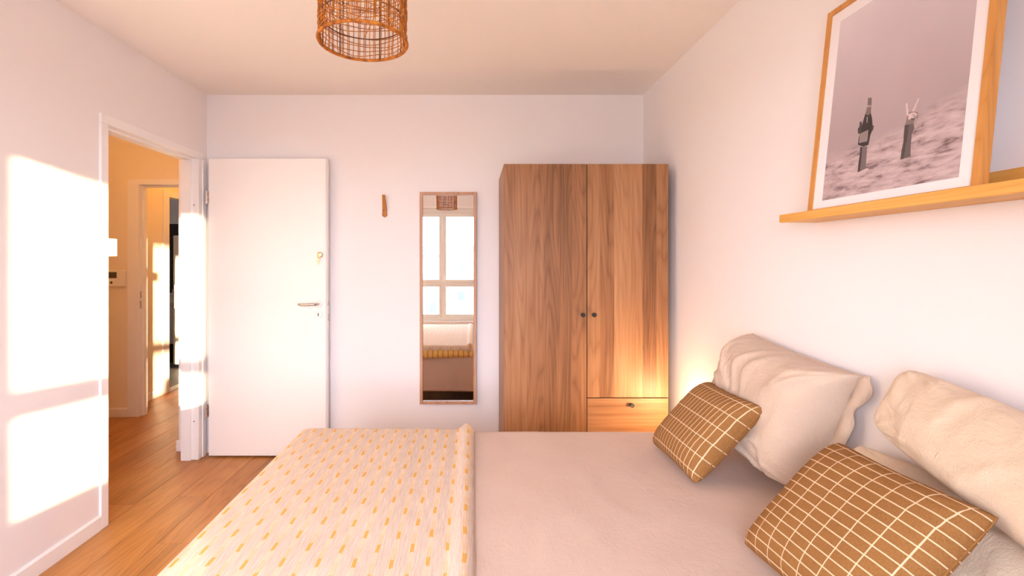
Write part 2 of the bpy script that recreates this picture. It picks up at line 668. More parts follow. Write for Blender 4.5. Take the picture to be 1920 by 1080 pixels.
# dark tiled splashback, tile by tile
spl = thing('wall_kitchen_splashback', (-4.6, KYB, 0), 'dark grey tiled splashback in the kitchen', 'splashback', None, 'structure')
bm = B(); box(bm, -5.0, -3.7, KYB - 0.006, KYB, 0.86, 1.91)
build('grout', bm, paint('grout', (0.16, 0.15, 0.14, 1), 0.8, 0.0, 90, 0.2, 0), spl)
tile_mat = paint('dark_tile', (0.045, 0.040, 0.038, 1), 0.3, 0.03, 40, 0.5, 0.1)
tile_me = None
for r in range(5):
    for c in range(5):
        x0, z0 = -5.0 + c * 0.26, 0.86 + r * 0.21
        if tile_me is None:
            bm = B(); box(bm, x0 + 0.002, x0 + 0.258, KYB - 0.012, KYB - 0.006, z0 + 0.002, z0 + 0.208, 0.001, 1)
            o0 = build('tile', bm, tile_mat, spl)
            tile_me = o0.data
        else:
            o = bpy.data.objects.new('tile', tile_me)
            COL.objects.link(o)
            o.parent = spl
            o.location = (c * 0.26, 0, r * 0.21)

# ---------------- baseboards
BBH, BBT = 0.075, 0.012


def base_y(name, x, sgn, y0, y1, label):
    bm_ = B()
    prism(bm_, [(x, y0, 0), (x + sgn * BBT, y0, 0), (x + sgn * BBT, y0, BBH - 0.008), (x + sgn * 0.005, y0, BBH), (x, y0, BBH)], (0, y1 - y0, 0))
    return S(name, bm_, 'trim', label, 'baseboard')


def base_x(name, y, sgn, x0, x1, label):
    bm_ = B()
    prism(bm_, [(x0, y, 0), (x0, y + sgn * BBT, 0), (x0, y + sgn * BBT, BBH - 0.008), (x0, y + sgn * 0.005, BBH), (x0, y, BBH)], (x1 - x0, 0, 0))
    return S(name, bm_, 'trim', label, 'baseboard')


base_y('baseboard_left', XL, 1, YW, DY0 - CAS, 'white baseboard under the sunlit wall beside the doorway')
base_x('baseboard_back', YB, -1, XL + 0.03, XR, 'white baseboard along the wall behind the open door')
base_y('baseboard_right', XR, -1, YW, YB - BBT, 'white baseboard along the bed head wall')
base_x('baseboard_window', YW, 1, XL + BBT, XR - BBT, 'white baseboard under the window')
base_x('baseboard_hall_far', HY1, -1, HXL, SX0 - 0.10, 'white baseboard under the hall intercom')
base_x('baseboard_hall_corner', 3.363, -1, SX1 - 0.012, XL - WT, 'white baseboard on the wall corner past the door frame')
base_y('baseboard_hall_side', SX1, -1, 3.363, HY1 - 0.05, 'white baseboard round the hall wall corner')
base_y('baseboard_corridor', KX, 1, HY1 + 0.07, KY0 - 0.095, 'white baseboard on the sunlit corridor wall')

# ---------------- bedroom door frame
FX0, FX1 = XL - WT - 0.012, XL + 0.012
tr1 = thing('trim_1', (XL, 2.8, 0), 'white door frame around the bedroom doorway', 'door frame', None, 'structure')
bm = B(); box(bm, FX0, FX1, DY0 - CAS, DY0, 0, DZ, 0.003)
box(bm, FX0, XL - 0.035, DY0, DY0 + 0.012, 0, DZ - 0.012)
build('jamb', bm, 'trim', tr1)
bm = B(); box(bm, FX0, FX1, DY1, DY1 + 0.06, 0, DZ, 0.003)
box(bm, FX0, XL - 0.035, DY1 - 0.012, DY1, 0, DZ - 0.012)
box(bm, XL + 0.006, XL + 0.018, DY1 + 0.045, DY1 + 0.085, 0, DZ, 0.003)
build('jamb', bm, 'trim', tr1)
bm = B(); box(bm, FX0, FX1, DY0 - CAS, DY1 + 0.06, DZ, DZ + CAS, 0.003)
box(bm, FX0, XL - 0.035, DY0, DY1, DZ - 0.012, DZ)
build('head', bm, 'trim', tr1)
for z in (0.26, 1.72):
    bm = B(); lathe(bm, [(0.004, 0), (0.004, 0.002)], (FX1 - 0.03, DY1 - 0.002, z), 'Y', 10)
    build('screw', bm, 'black', tr1)

# ---------------- bedroom door leaf, folded back towards the end wall
LX0, LX1, LY0, LY1 = -1.806, -1.005, 3.245, 3.284
d1 = thing('door_1', (LX0, LY0, 0), 'white flush bedroom door standing open with lever handle and keys', 'door', None, 'structure')
bm = B(); box(bm, LX0, LX1, LY0, LY1, 0.012, 2.043, 0.002)
build('door_leaf', bm, 'doorw', d1)
bm = B(); box(bm, LX1, LX1 + 0.006, LY0 + 0.012, LY1 + 0.012, 0.012, 2.043, 0.001)
build('edge_rebate', bm, 'doorw', d1)
for z in (0.32, 1.777):
    bm = B()
    lathe(bm, [(0.007, -0.045), (0.007, 0.045)], (LX0 - 0.012, LY0 - 0.004, z), 'Z', 12)
    box(bm, LX0 - 0.012, LX0 + 0.003, LY0 - 0.004, LY0 + 0.001, z - 0.04, z + 0.04)
    build('hinge', bm, 'steel', d1, smooth=False)
HX, HZ = -1.056, 1.049
for sgn, yf in ((-1, LY0), (1, LY1)):
    hd = None
    bm = B(); lathe(bm, [(0.027, 0), (0.027, sgn * 0.006), (0.024, sgn * 0.009)], (HX, yf, HZ), 'Y', 24)
    rose = build('handle_rose', bm, 'plastic', d1)
    bm = B()
    L = 0.052 if sgn < 0 else 0.034
    pts = [(HX, yf + sgn * 0.004, HZ), (HX, yf + sgn * (L - 0.016), HZ), (HX - 0.006, yf + sgn * (L - 0.004), HZ + 0.001),
           (HX - 0.022, yf + sgn * L, HZ + 0.002), (HX - 0.06, yf + sgn * L, HZ - 0.001), (HX - 0.10, yf + sgn * L, HZ - 0.001), (HX - 0.122, yf + sgn * (L - 0.004), HZ + 0.002)]
    tube(bm, pts, [0.009, 0.009, 0.0095, 0.0095, 0.0095, 0.0085, 0.006], 12)
    build('lever', bm, 'steel', rose, smooth=True)
bm = B(); lathe(bm, [(0.026, 0), (0.026, -0.006), (0.023, -0.008)], (HX + 0.002, LY0, 0.976), 'Y', 24)
esc = build('keyhole_plate', bm, 'plastic', d1)
bm = B(); box(bm, HX - 0.002, HX + 0.004, LY0 - 0.0095, LY0 - 0.007, 0.966, 0.988, 0.001)
build('keyhole', bm, 'black', esc)
KXc, KZ = -1.046, 1.384
bm = B(); lathe(bm, [(0.020, 0), (0.020, -0.007), (0.016, -0.012), (0.009, -0.013), (0.009, -0.016)], (KXc, LY0, KZ), 'Y', 20)
cyl = build('lock_cylinder', bm, 'brass', d1)
bm = B()
box(bm, KXc - 0.0015, KXc + 0.0015, LY0 - 0.030, LY0 - 0.015, KZ - 0.004, KZ + 0.004)
lathe(bm, [(0.010, -0.0015), (0.010, 0.0015)], (KXc, LY0 - 0.036, KZ), 'X', 14)
tube(bm, [(KXc, LY0 - 0.040 + 0.010 * math.sin(q), KZ - 0.014 + 0.010 * math.cos(q)) for q in [k * 2 * math.pi / 14 for k in range(14)]], 0.0012, 6, True)
build('key', bm, 'steel', cyl)
bm = B()
box(bm, KXc - 0.010, KXc + 0.004, LY0 - 0.043, LY0 - 0.040, KZ - 0.048, KZ - 0.022, 0.001)
box(bm, KXc - 0.006, KXc + 0.000, LY0 - 0.043, LY0 - 0.041, KZ - 0.070, KZ - 0.048)
build('key', bm, 'brass', cyl)
bm = B(); box(bm, LX1 + 0.0055, LX1 + 0.0085, LY0 + 0.016, LY1 + 0.004, HZ - 0.012, HZ + 0.014, 0.001)
build('latch_bolt', bm, 'steel', d1)
bm = B(); lathe(bm, [(0.018, 0), (0.018, 0.006)], (KXc + 0.02, LY1, KZ), 'Y', 18)
build('lock_cover', bm, 'steel', d1)
bm = B(); box(bm, LX1 + 0.0055, LX1 + 0.0075, LY0 + 0.018, LY1 + 0.002, 0.93, 0.975)
build('strike_slot', bm, 'steel', d1)

# ---------------- second doorway frame (hall to corridor)
tr2 = thing('trim_2', (SX0, HY1, 0), 'cream door frame of the second doorway in the hall', 'door frame', None, 'structure')
Y0, Y1 = HY1 - 0.012, HY1 + 0.082
bm = B(); box(bm, SX0 - 0.10, SX0, Y0, Y1, 0, 2.0, 0.003); box(bm, SX0, SX0 + 0.012, Y0 + 0.045, Y1, 0, 1.988)
build('jamb', bm, 'trim', tr2)
bm = B(); box(bm, SX1 - 0.0, SX1 + 0.05, HY1 + 0.001, Y1, 0, 2.0, 0.003); box(bm, SX1 - 0.012, SX1, Y0 + 0.045, Y1, 0, 1.988)
build('jamb', bm, 'trim', tr2)
bm = B(); box(bm, SX0 - 0.10, SX1 + 0.05, HY1 - 0.012, Y1, 2.0, 2.045, 0.003); box(bm, SX0, SX1, Y0 + 0.045, Y1, 1.988, 2.0)
build('head', bm, 'trim', tr2)
bm = B(); box(bm, SX0 - 0.0005, SX0 + 0.0015, Y0 + 0.014, Y0 + 0.034, 0.93, 1.00); box(bm, SX0 - 0.0005, SX0 + 0.0015, Y0 + 0.014, Y0 + 0.034, 1.02, 1.08)
build('strike_plate', bm, 'steel', tr2)

# ---------------- kitchen doorway frame
tr3 = thing('trim_3', (KX, KY0, 0), 'cream door frame of the kitchen doorway', 'door frame', None, 'structure')
bm = B(); box(bm, KX - 0.09, KX + 0.012, KY0 - 0.095, KY0, 0, 2.0, 0.003)
build('jamb', bm, 'trim', tr3)
bm = B(); box(bm, KX - 0.09, KX + 0.012, KY1, KY1 + 0.06, 0, 2.0, 0.003)
build('jamb', bm, 'trim', tr3)
bm = B(); box(bm, KX - 0.09, KX + 0.012, KY0 - 0.095, KY1 + 0.06, 2.0, 2.06, 0.003)
build('head', bm, 'trim', tr3)
bm = B(); box(bm, KX - 0.085, KX + 0.01, KY0, KY1, -0.002, 0.006, 0.002)
build('threshold', bm, 'trim', tr3)

# ---------------- window
win = thing('window_1', (-0.465, YW - 0.16, WZ0), 'large white double window with lower panes, seen in the mirror', 'window', None, 'structure')
wy0, wy1 = YW - 0.20, YW - 0.13
MUX0, MUX1 = -0.520, -0.410
TZ0, TZ1 = 0.949, 1.062
bm = B()
box(bm, WX0, WX0 + 0.05, wy0, wy1, WZ0, WZ1)
box(bm, WX1 - 0.05, WX1, wy0, wy1, WZ0, WZ1)
box(bm, WX0 + 0.05, WX1 - 0.05, wy0, wy1, WZ0, WZ0 + 0.045)
box(bm, WX0 + 0.05, WX1 - 0.05, wy0, wy1, WZ1 - 0.06, WZ1)
build('frame', bm, 'pvc', win)
bm = B(); box(bm, -0.490, -0.440, wy0, wy1, WZ0 + 0.045, 0.985)
build('mullion', bm, 'pvc', win)
bm = B(); box(bm, WX0 + 0.05, WX1 - 0.05, wy0, wy1 + 0.004, 0.985, 1.022)
build('transom', bm, 'pvc', win)
for (xa, xb) in ((WX0 + 0.05, -0.4665), (-0.4635, WX1 - 0.05)):
    for (za, zb, tb, tt) in ((1.022, WZ1 - 0.06, 0.040, 0.062), (WZ0 + 0.045, 0.985, 0.049, 0.036)):
        xa2, xb2 = xa, xb
        if za < 1.0:
            xa2 = xa if xa < -0.6 else -0.44
            xb2 = xb if xb > 0 else -0.49
        lt = (MUX1 - xa2) if xa2 > -0.6 else 0.055
        rt = (xb2 - MUX0) if xb2 < 0 else 0.055
        yy0, yy1 = wy0 + 0.012, wy1 + 0.016
        bm = B()
        box(bm, xa2, xa2 + lt, yy0, yy1, za, zb, 0.003, 1)
        box(bm, xb2 - rt, xb2, yy0, yy1, za, zb, 0.003, 1)
        box(bm, xa2 + lt, xb2 - rt, yy0, yy1, za, za + tb, 0.003, 1)
        box(bm, xa2 + lt, xb2 - rt, yy0, yy1, zb - tt, zb, 0.003, 1)
        sash = build('sash', bm, 'pvc', win)
        bm = B()
        ym = (yy0 + yy1) / 2
        v4 = [bm.verts.new(p) for p in ((xa2 + lt, ym, za + tb), (xb2 - rt, ym, za + tb), (xb2 - rt, ym, zb - tt), (xa2 + lt, ym, zb - tt))]
        bm.faces.new(v4)
        build('pane', bm, 'glass', sash)
bm = B()
box(bm, -0.452, -0.432, wy1 + 0.016, wy1 + 0.026, 1.11, 1.18, 0.004)
tube(bm, [(-0.442, wy1 + 0.02, 1.15), (-0.442, wy1 + 0.05, 1.15), (-0.442, wy1 + 0.055, 1.14), (-0.442, wy1 + 0.055, 1.04)], 0.008, 8)
build('window_handle', bm, 'plastic', win)
bm = B(); box(bm, WX0, WX1, YW - 0.13, YW + 0.015, WZ0 - 0.02, WZ0 + 0.004, 0.004)
build('window_sill', bm, 'trim', win)
bm = B(); box(bm, WX0 - 0.03, WX1 + 0.03, YW, YW + 0.012, WZ1, WZ1 + 0.03, 0.003)
build('shutter_box_trim', bm, 'trim', win)

# ================================================================== OUTSIDE
gm = paint('pale_ground', (0.34, 0.33, 0.31, 1), 0.95, 0.0, 3, 0.1, 0.1)
bm = B(); box(bm, -150, 150, -190, -0.9, -9.6, -9.4)
tag(build('ground', bm, gm), 'pale ground outside the window', 'ground', None, 'structure')
fm = paint('pale_render', (0.80, 0.79, 0.76, 1), 0.9, 0.0, 3, 0.1, 0.03)
bluem = paint('blue_metal_roof', (0.10, 0.16, 0.34, 1), 0.6, 0.0, 3, 0.2, 0.05)
roofm = paint('pink_roof_tile', (0.42, 0.30, 0.28, 1), 0.8, 0.0, 3, 0.2, 0.1)
glassm = paint('dark_window', (0.05, 0.07, 0.11, 1), 0.2, 0.0, 3, 0.5, 0.0)


def house(x0, x1, yf, ztop, rows, label, blue=None, rooft=None, zr=()):
    h_ = thing('house', ((x0 + x1) / 2, yf - 4, -9.4), label, 'building')
    bm_ = B(); box(bm_, x0, x1, yf - 8, yf, -9.4, ztop)
    build('wall', bm_, fm, h_)
    bm_ = B(); box(bm_, x0 - 0.2, x1 + 0.2, yf - 8.2, yf + 0.2, ztop, ztop + 0.35)
    build('roof_edge', bm_, bluem if blue else fm, h_)
    if rooft:
        bm_ = B()
        prism(bm_, [(x0, yf + 0.1, ztop + 0.35), (x0, yf - 4, ztop + rooft), (x0, yf - 8, ztop + 0.35)], (x1 - x0, 0, 0))
        build('roof', bm_, roofm, h_)
    bm_ = B(); box(bm_, x0 + 0.9, x0 + 1.5, yf - 4.3, yf - 3.7, ztop, ztop + 1.9); box(bm_, x0 + 1.9, x0 + 2.4, yf - 4.3, yf - 3.8, ztop, ztop + 1.7)
    build('chimney', bm_, bluem, h_)
    for z in zr:
        x = x0 + 0.9
        while x + 1.0 < x1:
            bm_ = B(); box(bm_, x, x + 0.9, yf - 0.02, yf + 0.04, z, z + 1.3)
            build('house_window', bm_, glassm, h_)
            x += rows
    return h_


house(-9.0, -3.6, -58, 1.9, 2.2, 'pale house with a blue roof edge seen through the window', True, None, (-5.6,))
house(-3.2, 1.8, -66, 2.4, 2.6, 'pale house with low tiled roof beside the blue edged one', False, 1.5, (-4.6, -0.2))
mast = thing('mast', (0.35, -42, -9.4), 'thin blue lattice mast standing before the pale houses', 'mast')
bm = B()
for dx, dy in ((-0.22, -0.2), (0.22, -0.2), (-0.22, 0.2), (0.22, 0.2)):
    tube(bm, [(0.35 + dx, -42 + dy, -9.4), (0.35 + dx, -42 + dy, 3.4)], 0.035, 5)
build('mast_leg', bm, paint('blue_steel', (0.06, 0.16, 0.36, 1), 0.5, 0, 3, 0.4, 0), mast)
bm = B()
for k in range(14):
    z = -9.0 + k * 0.85
    tube(bm, [(0.13, -41.8, z), (0.57, -41.8, z + 0.85)], 0.02, 4)
    tube(bm, [(0.57, -41.8, z), (0.13, -41.8, z + 0.85)], 0.02, 4)
build('lattice', bm, 'black', mast)

# ================================================================== BED
BX0, BX1, BY0, BY1, BZ = -0.765, 1.165, 0.76, 2.205, 0.537
bed = thing('bed', (0.2, 1.48, 0), 'double bed with its head against the ledge wall', 'bed')
bm = B(); box(bm, BX0 + 0.02, BX1, BY0 + 0.02, BY1 - 0.02, 0.27, BZ - 0.012, 0.05, 4)
build('mattress', bm, 'sheet', bed, smooth=True)
bm = B(); box(bm, BX0 + 0.03, BX1, BY0 + 0.03, BY1 - 0.03, 0.13, 0.27, 0.01)
build('bed_base', bm, 'dark', bed)
for x in (BX0 + 0.12, BX1 - 0.12):
    for y in (BY0 + 0.14, BY1 - 0.14):
        bm = B(); lathe(bm, [(0.022, 0), (0.03, 0.13)], (x, y, 0), 'Z', 14)
        build('leg', bm, 'black', bed)


def drape(name, x_r, x_l, y_n, y_f, ex, ey0, ey1, zt, rad, hang_l, hang_f, hang_n, step, zfun, mat, sol, zmin=0.1):
    """cloth lying on a box top (edges ex at the foot, ey0/ey1 at the sides) and hanging over them"""
    s_vals, t_vals = [], []
    s0, s1 = (ex - hang_l if hang_l else x_l), x_r
    n = max(2, int((s1 - s0) / step))
    s_vals = [s0 + (s1 - s0) * i / n for i in range(n + 1)]
    t0 = ey0 - hang_n if hang_n else y_n
    t1 = ey1 + hang_f if hang_f else y_f
    n2 = max(2, int((t1 - t0) / step))
    t_vals = [t0 + (t1 - t0) * i / n2 for i in range(n2 + 1)]
    arc = rad * math.pi / 2

    def place(s_, t_):
        ds = max(0.0, ex - s_)
        df = max(0.0, t_ - ey1)
        dn = max(0.0, ey0 - t_)
        dx, dy = -ds, df - dn
        d = math.hypot(dx, dy)
        bx, by = max(s_, ex), min(max(t_, ey0), ey1)
        if d < 1e-9:
            return Vector((bx, by, zt + zfun(s_, t_))), 0.0
        if d < arc:
            q = d / rad
            out, dr = rad * math.sin(q), rad * (1 - math.cos(q))
        else:
            out, dr = rad, rad + (d - arc)
        hang = max(0.0, d - arc)
        wob = 0.012 * min(1, hang / 0.15) * (math.sin(9 * s_ + 2.0) if df or dn else math.sin(10 * t_ + 1.0)) + 0.006 * min(1, hang / 0.1) * mnoise.noise((s_ * 7, t_ * 7, 3))
        out += 0.010 * min(1, hang / 0.2) + max(wob, -0.003)
        return Vector((bx + out * dx / d, by + out * dy / d, max(zmin, zt + zfun(s_, t_) - dr))), hang

    bm_ = B()
    uvl = bm_.loops.layers.uv.new('UVMap')
    grid = [[None] * len(t_vals) for _ in s_vals]
    uvv = {}
    for i, s_ in enumerate(s_vals):
        for j, t_ in enumerate(t_vals):
            p, _h = place(s_, t_)
            v = bm_.verts.new(p)
            grid[i][j] = v
            uvv[v] = (s_, t_)
    for i in range(len(s_vals) - 1):
        for j in range(len(t_vals) - 1):
            f_ = bm_.faces.new((grid[i][j], grid[i + 1][j], grid[i + 1][j + 1], grid[i][j + 1]))
            for lp in f_.loops:
                lp[uvl].uv = uvv[lp.vert]
    o = build(name, bm_, mat, None, ((s1 + s0) / 2, (t0 + t1) / 2, zt), smooth=True)
    if sol:
        md = o.modifiers.new('thickness', 'SOLIDIFY')
        md.thickness = sol
        md.offset = -1 if False else 1
    return o


def cover_z(s_, t_):
    z = 0.0035 * mnoise.noise((s_ * 3.0, t_ * 2.2, 0.3)) + 0.0018 * mnoise.noise((s_ * 9, t_ * 7, 1.7))
    w = mnoise.noise((s_ * 2.2 + 5, t_ * 2.2, 4.0))
    ridge = 1.0 - abs(mnoise.noise((s_ * 3.4 + 0.9 * t_, t_ * 1.6 - s_ * 1.2, 7.3)))
    z += 0.0045 * max(0, ridge - 0.86) / 0.14 * max(0, w + 0.15)
    return z


cover = drape('bedspread', 1.170, None, None, None, BX0, BY0, BY1, BZ + 0.004, 0.028, 0.40, 0.415, 0.43, 0.016, cover_z, 'linen', 0.006)
tag(cover, 'plain beige linen bedspread covering the bed down to near the floor', 'bedspread')


def throw_z(s_, t_):
    z = 0.004 + cover_z(s_, t_) + 0.0025 * mnoise.noise((s_ * 5, t_ * 1.6, 9.1))
    far = min(1.0, max(0.0, (t_ - 1.75) / 0.45))
    q = (s_ + 0.030) / 0.024
    z += (0.014 + 0.012 * far) * math.exp(-q * q)
    if s_ > -0.012:
        z -= 0.006 * (s_ + 0.012) / 0.012
    # soft ripples running down the cloth
    z += 0.0025 * math.sin(s_ * 34 + 1.2 * math.sin(t_ * 3)) * (0.5 + 0.5 * mnoise.noise((s_ * 3, t_ * 2, 2.0)))
    return z


throw = drape('throw_blanket', 0.002, None, None, None, BX0 - 0.006, BY0 - 0.006, BY1 + 0.006, BZ + 0.014, 0.034, 0.33, 0.085, 0.30, 0.011, throw_z, 'throw', 0.005)
tag(throw, 'cream woven throw with rows of mustard dashes across the bed foot', 'throw')

# lower folded layer of the throw, hanging a little further down the far side
bm = B()
uvl = bm.loops.layers.uv.new('UVMap')
rows = []
NX = 70
for i in range(NX + 1):
    s_ = -0.70 + 0.695 * i / NX
    r_ = []
    edge = 0.470 - 0.012 + 0.02 * (i / NX) + 0.004 * math.sin(i * 0.9)
    for k, (dy, z) in enumerate(((0.050, 0.520), (0.052, 0.490), (0.053, edge + 0.01), (0.050, edge - 0.018))):
        v = bm.verts.new((s_, BY1 + dy + 0.004 * math.sin(i * 0.45), z))
        r_.append((v, (s_, z)))
    rows.append(r_)
for i in range(NX):
    for k in range(3):
        q = (rows[i][k], rows[i + 1][k], rows[i + 1][k + 1], rows[i][k + 1])
        f_ = bm.faces.new([a_[0] for a_ in q])
        for lp, a_ in zip(f_.loops, q):
            lp[uvl].uv = a_[1]
und = build('under_layer', bm, 'throw_back', throw, smooth=True)
md = und.modifiers.new('thickness', 'SOLIDIFY'); md.thickness = 0.003


# ---------------- pillows and cushions
def pillow(name, c00, c10, c11, c01, thick, mat, seed, label, n=72, pinch=0.035, wr=0.004, plump=0.5, power=2.4, seam_mat=None, front=0.55, flap=0.0, seam_r=0.0022, group=None, cat='pillow', droop=0.0, corner=0.0):
    """c00 bottom far, c10 bottom near, c11 top near, c01 top far; bulges to both sides of that sheet"""
    c00, c10, c11, c01 = map(Vector, (c00, c10, c11, c01))
    nrm = ((c10 - c00) + (c11 - c01)).cross((c01 - c00) + (c11 - c10)).normalized()
    if nrm.x > 0:
        nrm = -nrm                       # front faces the foot of the bed
    ctr = (c00 + c10 + c11 + c01) / 4

    def edge_pos(u, v):
        p = c00 * (1 - u) * (1 - v) + c10 * u * (1 - v) + c11 * u * v + c01 * (1 - u) * v
        a, b = 2 * u - 1, 2 * v - 1
        # edges bow in between the corners
        ku = pinch * (1 - b * b) * abs(a) ** 3
        kv = pinch * (1 - a * a) * abs(b) ** 3
        du = ((c10 - c00) * (1 - v) + (c11 - c01) * v)
        dv = ((c01 - c00) * (1 - u) + (c11 - c10) * u)
        p = p - du * (ku * math.copysign(1, a)) - dv * (kv * math.copysign(1, b))
        if corner:
            k = (abs(a) * abs(b)) ** 6
            p = p - (du * a + dv * b) * (corner * k)
        return p

    def thk(u, v):
        a, b = abs(2 * u - 1), abs(2 * v - 1)
        q = max(0.0, (1 - a ** power)) * max(0.0, (1 - b ** power))
        return thick * q ** plump

    def disp(u, v, side):
        a, b = 2 * u - 1, 2 * v - 1
        L1 = (c10 - c00).length
        L2 = (c01 - c00).length
        x, y = u * L1, v * L2
        e = max(abs(a), abs(b))
        r_ = math.hypot(abs(a) - 1, abs(b) - 1)
        # creases radiating from corners and edges
        ang = math.atan2(1.001 - abs(b), 1.001 - abs(a))
        rad = math.sin(ang * 13 + seed + 3 * mnoise.noise((x * 5, y * 5, seed))) * math.exp(-r_ * 2.6) * min(1, r_ * 5)
        warp = mnoise.noise((x * 4 + seed, y * 4, side))
        fold = 1 - abs(mnoise.noise((x * 7 + 2.2 * warp, y * 5.0 + 1.6 * warp, seed * 1.7 + side)))
        fold = max(0, fold - 0.72) / 0.28
        fine = mnoise.noise((x * 26, y * 26, seed + 9))
        return wr * (0.9 * rad + 1.6 * fold * (0.35 + 0.65 * e) + 0.25 * fine + 1.2 * mnoise.noise((x * 6, y * 6, seed + side)))

    bm_ = B()
    uvl_ = bm_.loops.layers.uv.new('UVMap')
    uvd = {}
    rim = {}
    faces_grid = []
    for side in (1, -1):
        g = [[None] * (n + 1) for _ in range(n + 1)]
        for i in range(n + 1):
            for j in range(n + 1):
                # finer near the edges
                u = 0.5 - 0.5 * math.cos(math.pi * i / n)
                v = 0.5 - 0.5 * math.cos(math.pi * j / n)
                u = 0.5 * u + 0.5 * i / n
                v = 0.5 * v + 0.5 * j / n
                onrim = i in (0, n) or j in (0, n)
                if onrim and (i, j) in rim:
                    g[i][j] = rim[(i, j)]
                    continue
                p = edge_pos(u, v)
                if not onrim:
                    tk = thk(u, v) * (front if side > 0 else 1 - front) * 2 * 0.5
                    fade = min(1.0, tk / (thick * 0.25))
                    p = p + nrm * side * (tk + disp(u, v, side) * fade)
                    p.z -= droop * tk * (1 - v)
                vv = bm_.verts.new(p)
                uvd[vv] = (u, v)
                g[i][j] = vv
                if onrim:
                    rim[(i, j)] = vv
        for i in range(n):
            for j in range(n):
                q = [g[i][j], g[i + 1][j], g[i + 1][j + 1], g[i][j + 1]]
                f_ = bm_.faces.new(q if side > 0 else q[::-1])
                for lp in f_.loops:
                    lp[uvl_].uv = uvd[lp.vert]
    zmin = min(v.co.z for v in bm_.verts)
    root = thing(name, (ctr.x, ctr.y, zmin), label, cat, group)
    build('cover', bm_, mat, root, smooth=True)
    # seam round the rim
    pts = []
    K = 40
    for k in range(K):
        pts.append(edge_pos(k / K, 0))
    for k in range(K):
        pts.append(edge_pos(1, k / K))
    for k in range(K):
        pts.append(edge_pos(1 - k / K, 1))
    for k in range(K):
        pts.append(edge_pos(0, 1 - k / K))
    bm_ = B()
    tube(bm_, pts, seam_r, 6, True)
    build('seam', bm_, seam_mat or mat, root, smooth=True)
    return root, edge_pos, nrm


PTOP = BZ + 0.012
p1, ep, nn = pillow('linen_pillow', (1.105, 2.07, PTOP + 0.035), (1.105, 1.545, PTOP + 0.025), (1.160, 1.420, 0.998), (1.160, 1.975, 1.040), 0.19, 'pillowA', 2.3,
                    'puffy beige linen pillow with open side flap, behind the checked cushion beside the wardrobe', wr=0.010, pinch=0.02, plump=0.42, power=5.0, front=0.86, corner=0.0)
# open pillowcase flap on its near side
bm = B()
NF = 30
ra = []
for k in range(NF + 1):
    v = 0.15 + 0.85 * k / NF
    a_ = ep(1.0, v)
    w_ = 0.035 + 0.012 * math.sin(k * 0.55)
    b_ = a_ + Vector((0.012 + 0.006 * math.sin(k * 0.8), -w_, 0.004 * math.sin(k * 0.5)))
    ra.append((bm.verts.new(a_), bm.verts.new(a_ * 0.5 + b_ * 0.5 + Vector((0.006 * math.sin(k * 0.7), 0, 0))), bm.verts.new(b_)))
for k in range(NF):
    for c in range(2):
        bm.faces.new((ra[k][c], ra[k + 1][c], ra[k + 1][c + 1], ra[k][c + 1]))
fo = build('side_flap', bm, 'pillowA', p1, smooth=True)
md = fo.modifiers.new('thickness', 'SOLIDIFY'); md.thickness = 0.003

pillow('linen_pillow', (0.985, 1.36, PTOP + 0.035), (0.965, 0.66, PTOP + 0.035), (1.150, 0.66, 0.845), (1.128, 1.400, 0.808), 0.085, 'pillowB', 5.1,
       'pale linen pillow tucked under the topmost pillow behind the second checked cushion', wr=0.007, pinch=0.015, plump=0.42, power=3.2, front=0.5, corner=0.03)
pillow('linen_pillow', (1.045, 1.246, 0.905), (1.000, 0.60, 0.735), (1.140, 0.60, 0.975), (1.145, 1.240, 1.062), 0.11, 'pillowB', 7.7,
       'pale linen pillow propped high on the wall, topmost of its stack', wr=0.007, pinch=0.01, plump=0.40, power=3.2, front=0.62, corner=0.045)

pillow('checked_cushion', (0.770, 2.035, PTOP + 0.012), (0.776, 1.660, PTOP + 0.012), (0.988, 1.600, 0.846), (0.970, 1.950, 0.848), 0.13, 'checkA', 11.0,
       'square brown cushion with cream grid lines leaning on the pillow beside the wardrobe', wr=0.0015, pinch=0.025, plump=0.45, power=3.2, front=0.6, cat='cushion', seam_mat='checkA', corner=0.012)
pillow('checked_cushion', (0.729, 1.282, PTOP + 0.03), (0.750, 0.890, PTOP + 0.03), (0.972, 0.874, 0.869), (0.969, 1.260, 0.862), 0.12, 'checkB', 14.0,
       'square brown cushion with cream grid lines leaning on the stacked pale pillows', wr=0.0015, pinch=0.025, plump=0.45, power=3.2, front=0.66, cat='cushion', seam_mat='checkB', corner=0.012)

# ================================================================== WARDROBE
wx0, wx1, wyf, wyb, wz = 0.180, 1.138, 2.770, 3.315, 1.909
wr_ = thing('wardrobe', ((wx0 + wx1) / 2, (wyf + wyb) / 2, 0), 'tall oak wardrobe with two doors, drawers and small black knobs', 'wardrobe')
dt = 0.018
xm = 0.664
for (a_, b_) in ((wx0, wx0 + 0.018), (wx1 - 0.018, wx1)):
    bm = B(); box(bm, a_, b_, wyf + dt + 0.002, wyb, 0.0, wz, 0.001, 1)
    build('side_panel', bm, 'ward', wr_)
bm = B(); box(bm, wx0 + 0.018, wx1 - 0.018, wyf + dt + 0.002, wyb, wz - 0.02, wz, 0.001, 1)
build('top_panel', bm, 'wardh', wr_)
bm = B(); box(bm, wx0 + 0.018, wx1 - 0.018, wyb - 0.008, wyb, 0.06, wz - 0.02)
build('back_panel', bm, 'wardh', wr_)
bm = B(); box(bm, xm - 0.009, xm + 0.009, wyf + dt + 0.03, wyb - 0.008, 0.06, wz - 0.02)
build('divider', bm, 'ward', wr_)
bm = B(); box(bm, wx0 + 0.018, wx1 - 0.018, wyf + 0.03, wyb - 0.008, 0.0, 0.06)
build('plinth', bm, 'wardh', wr_)


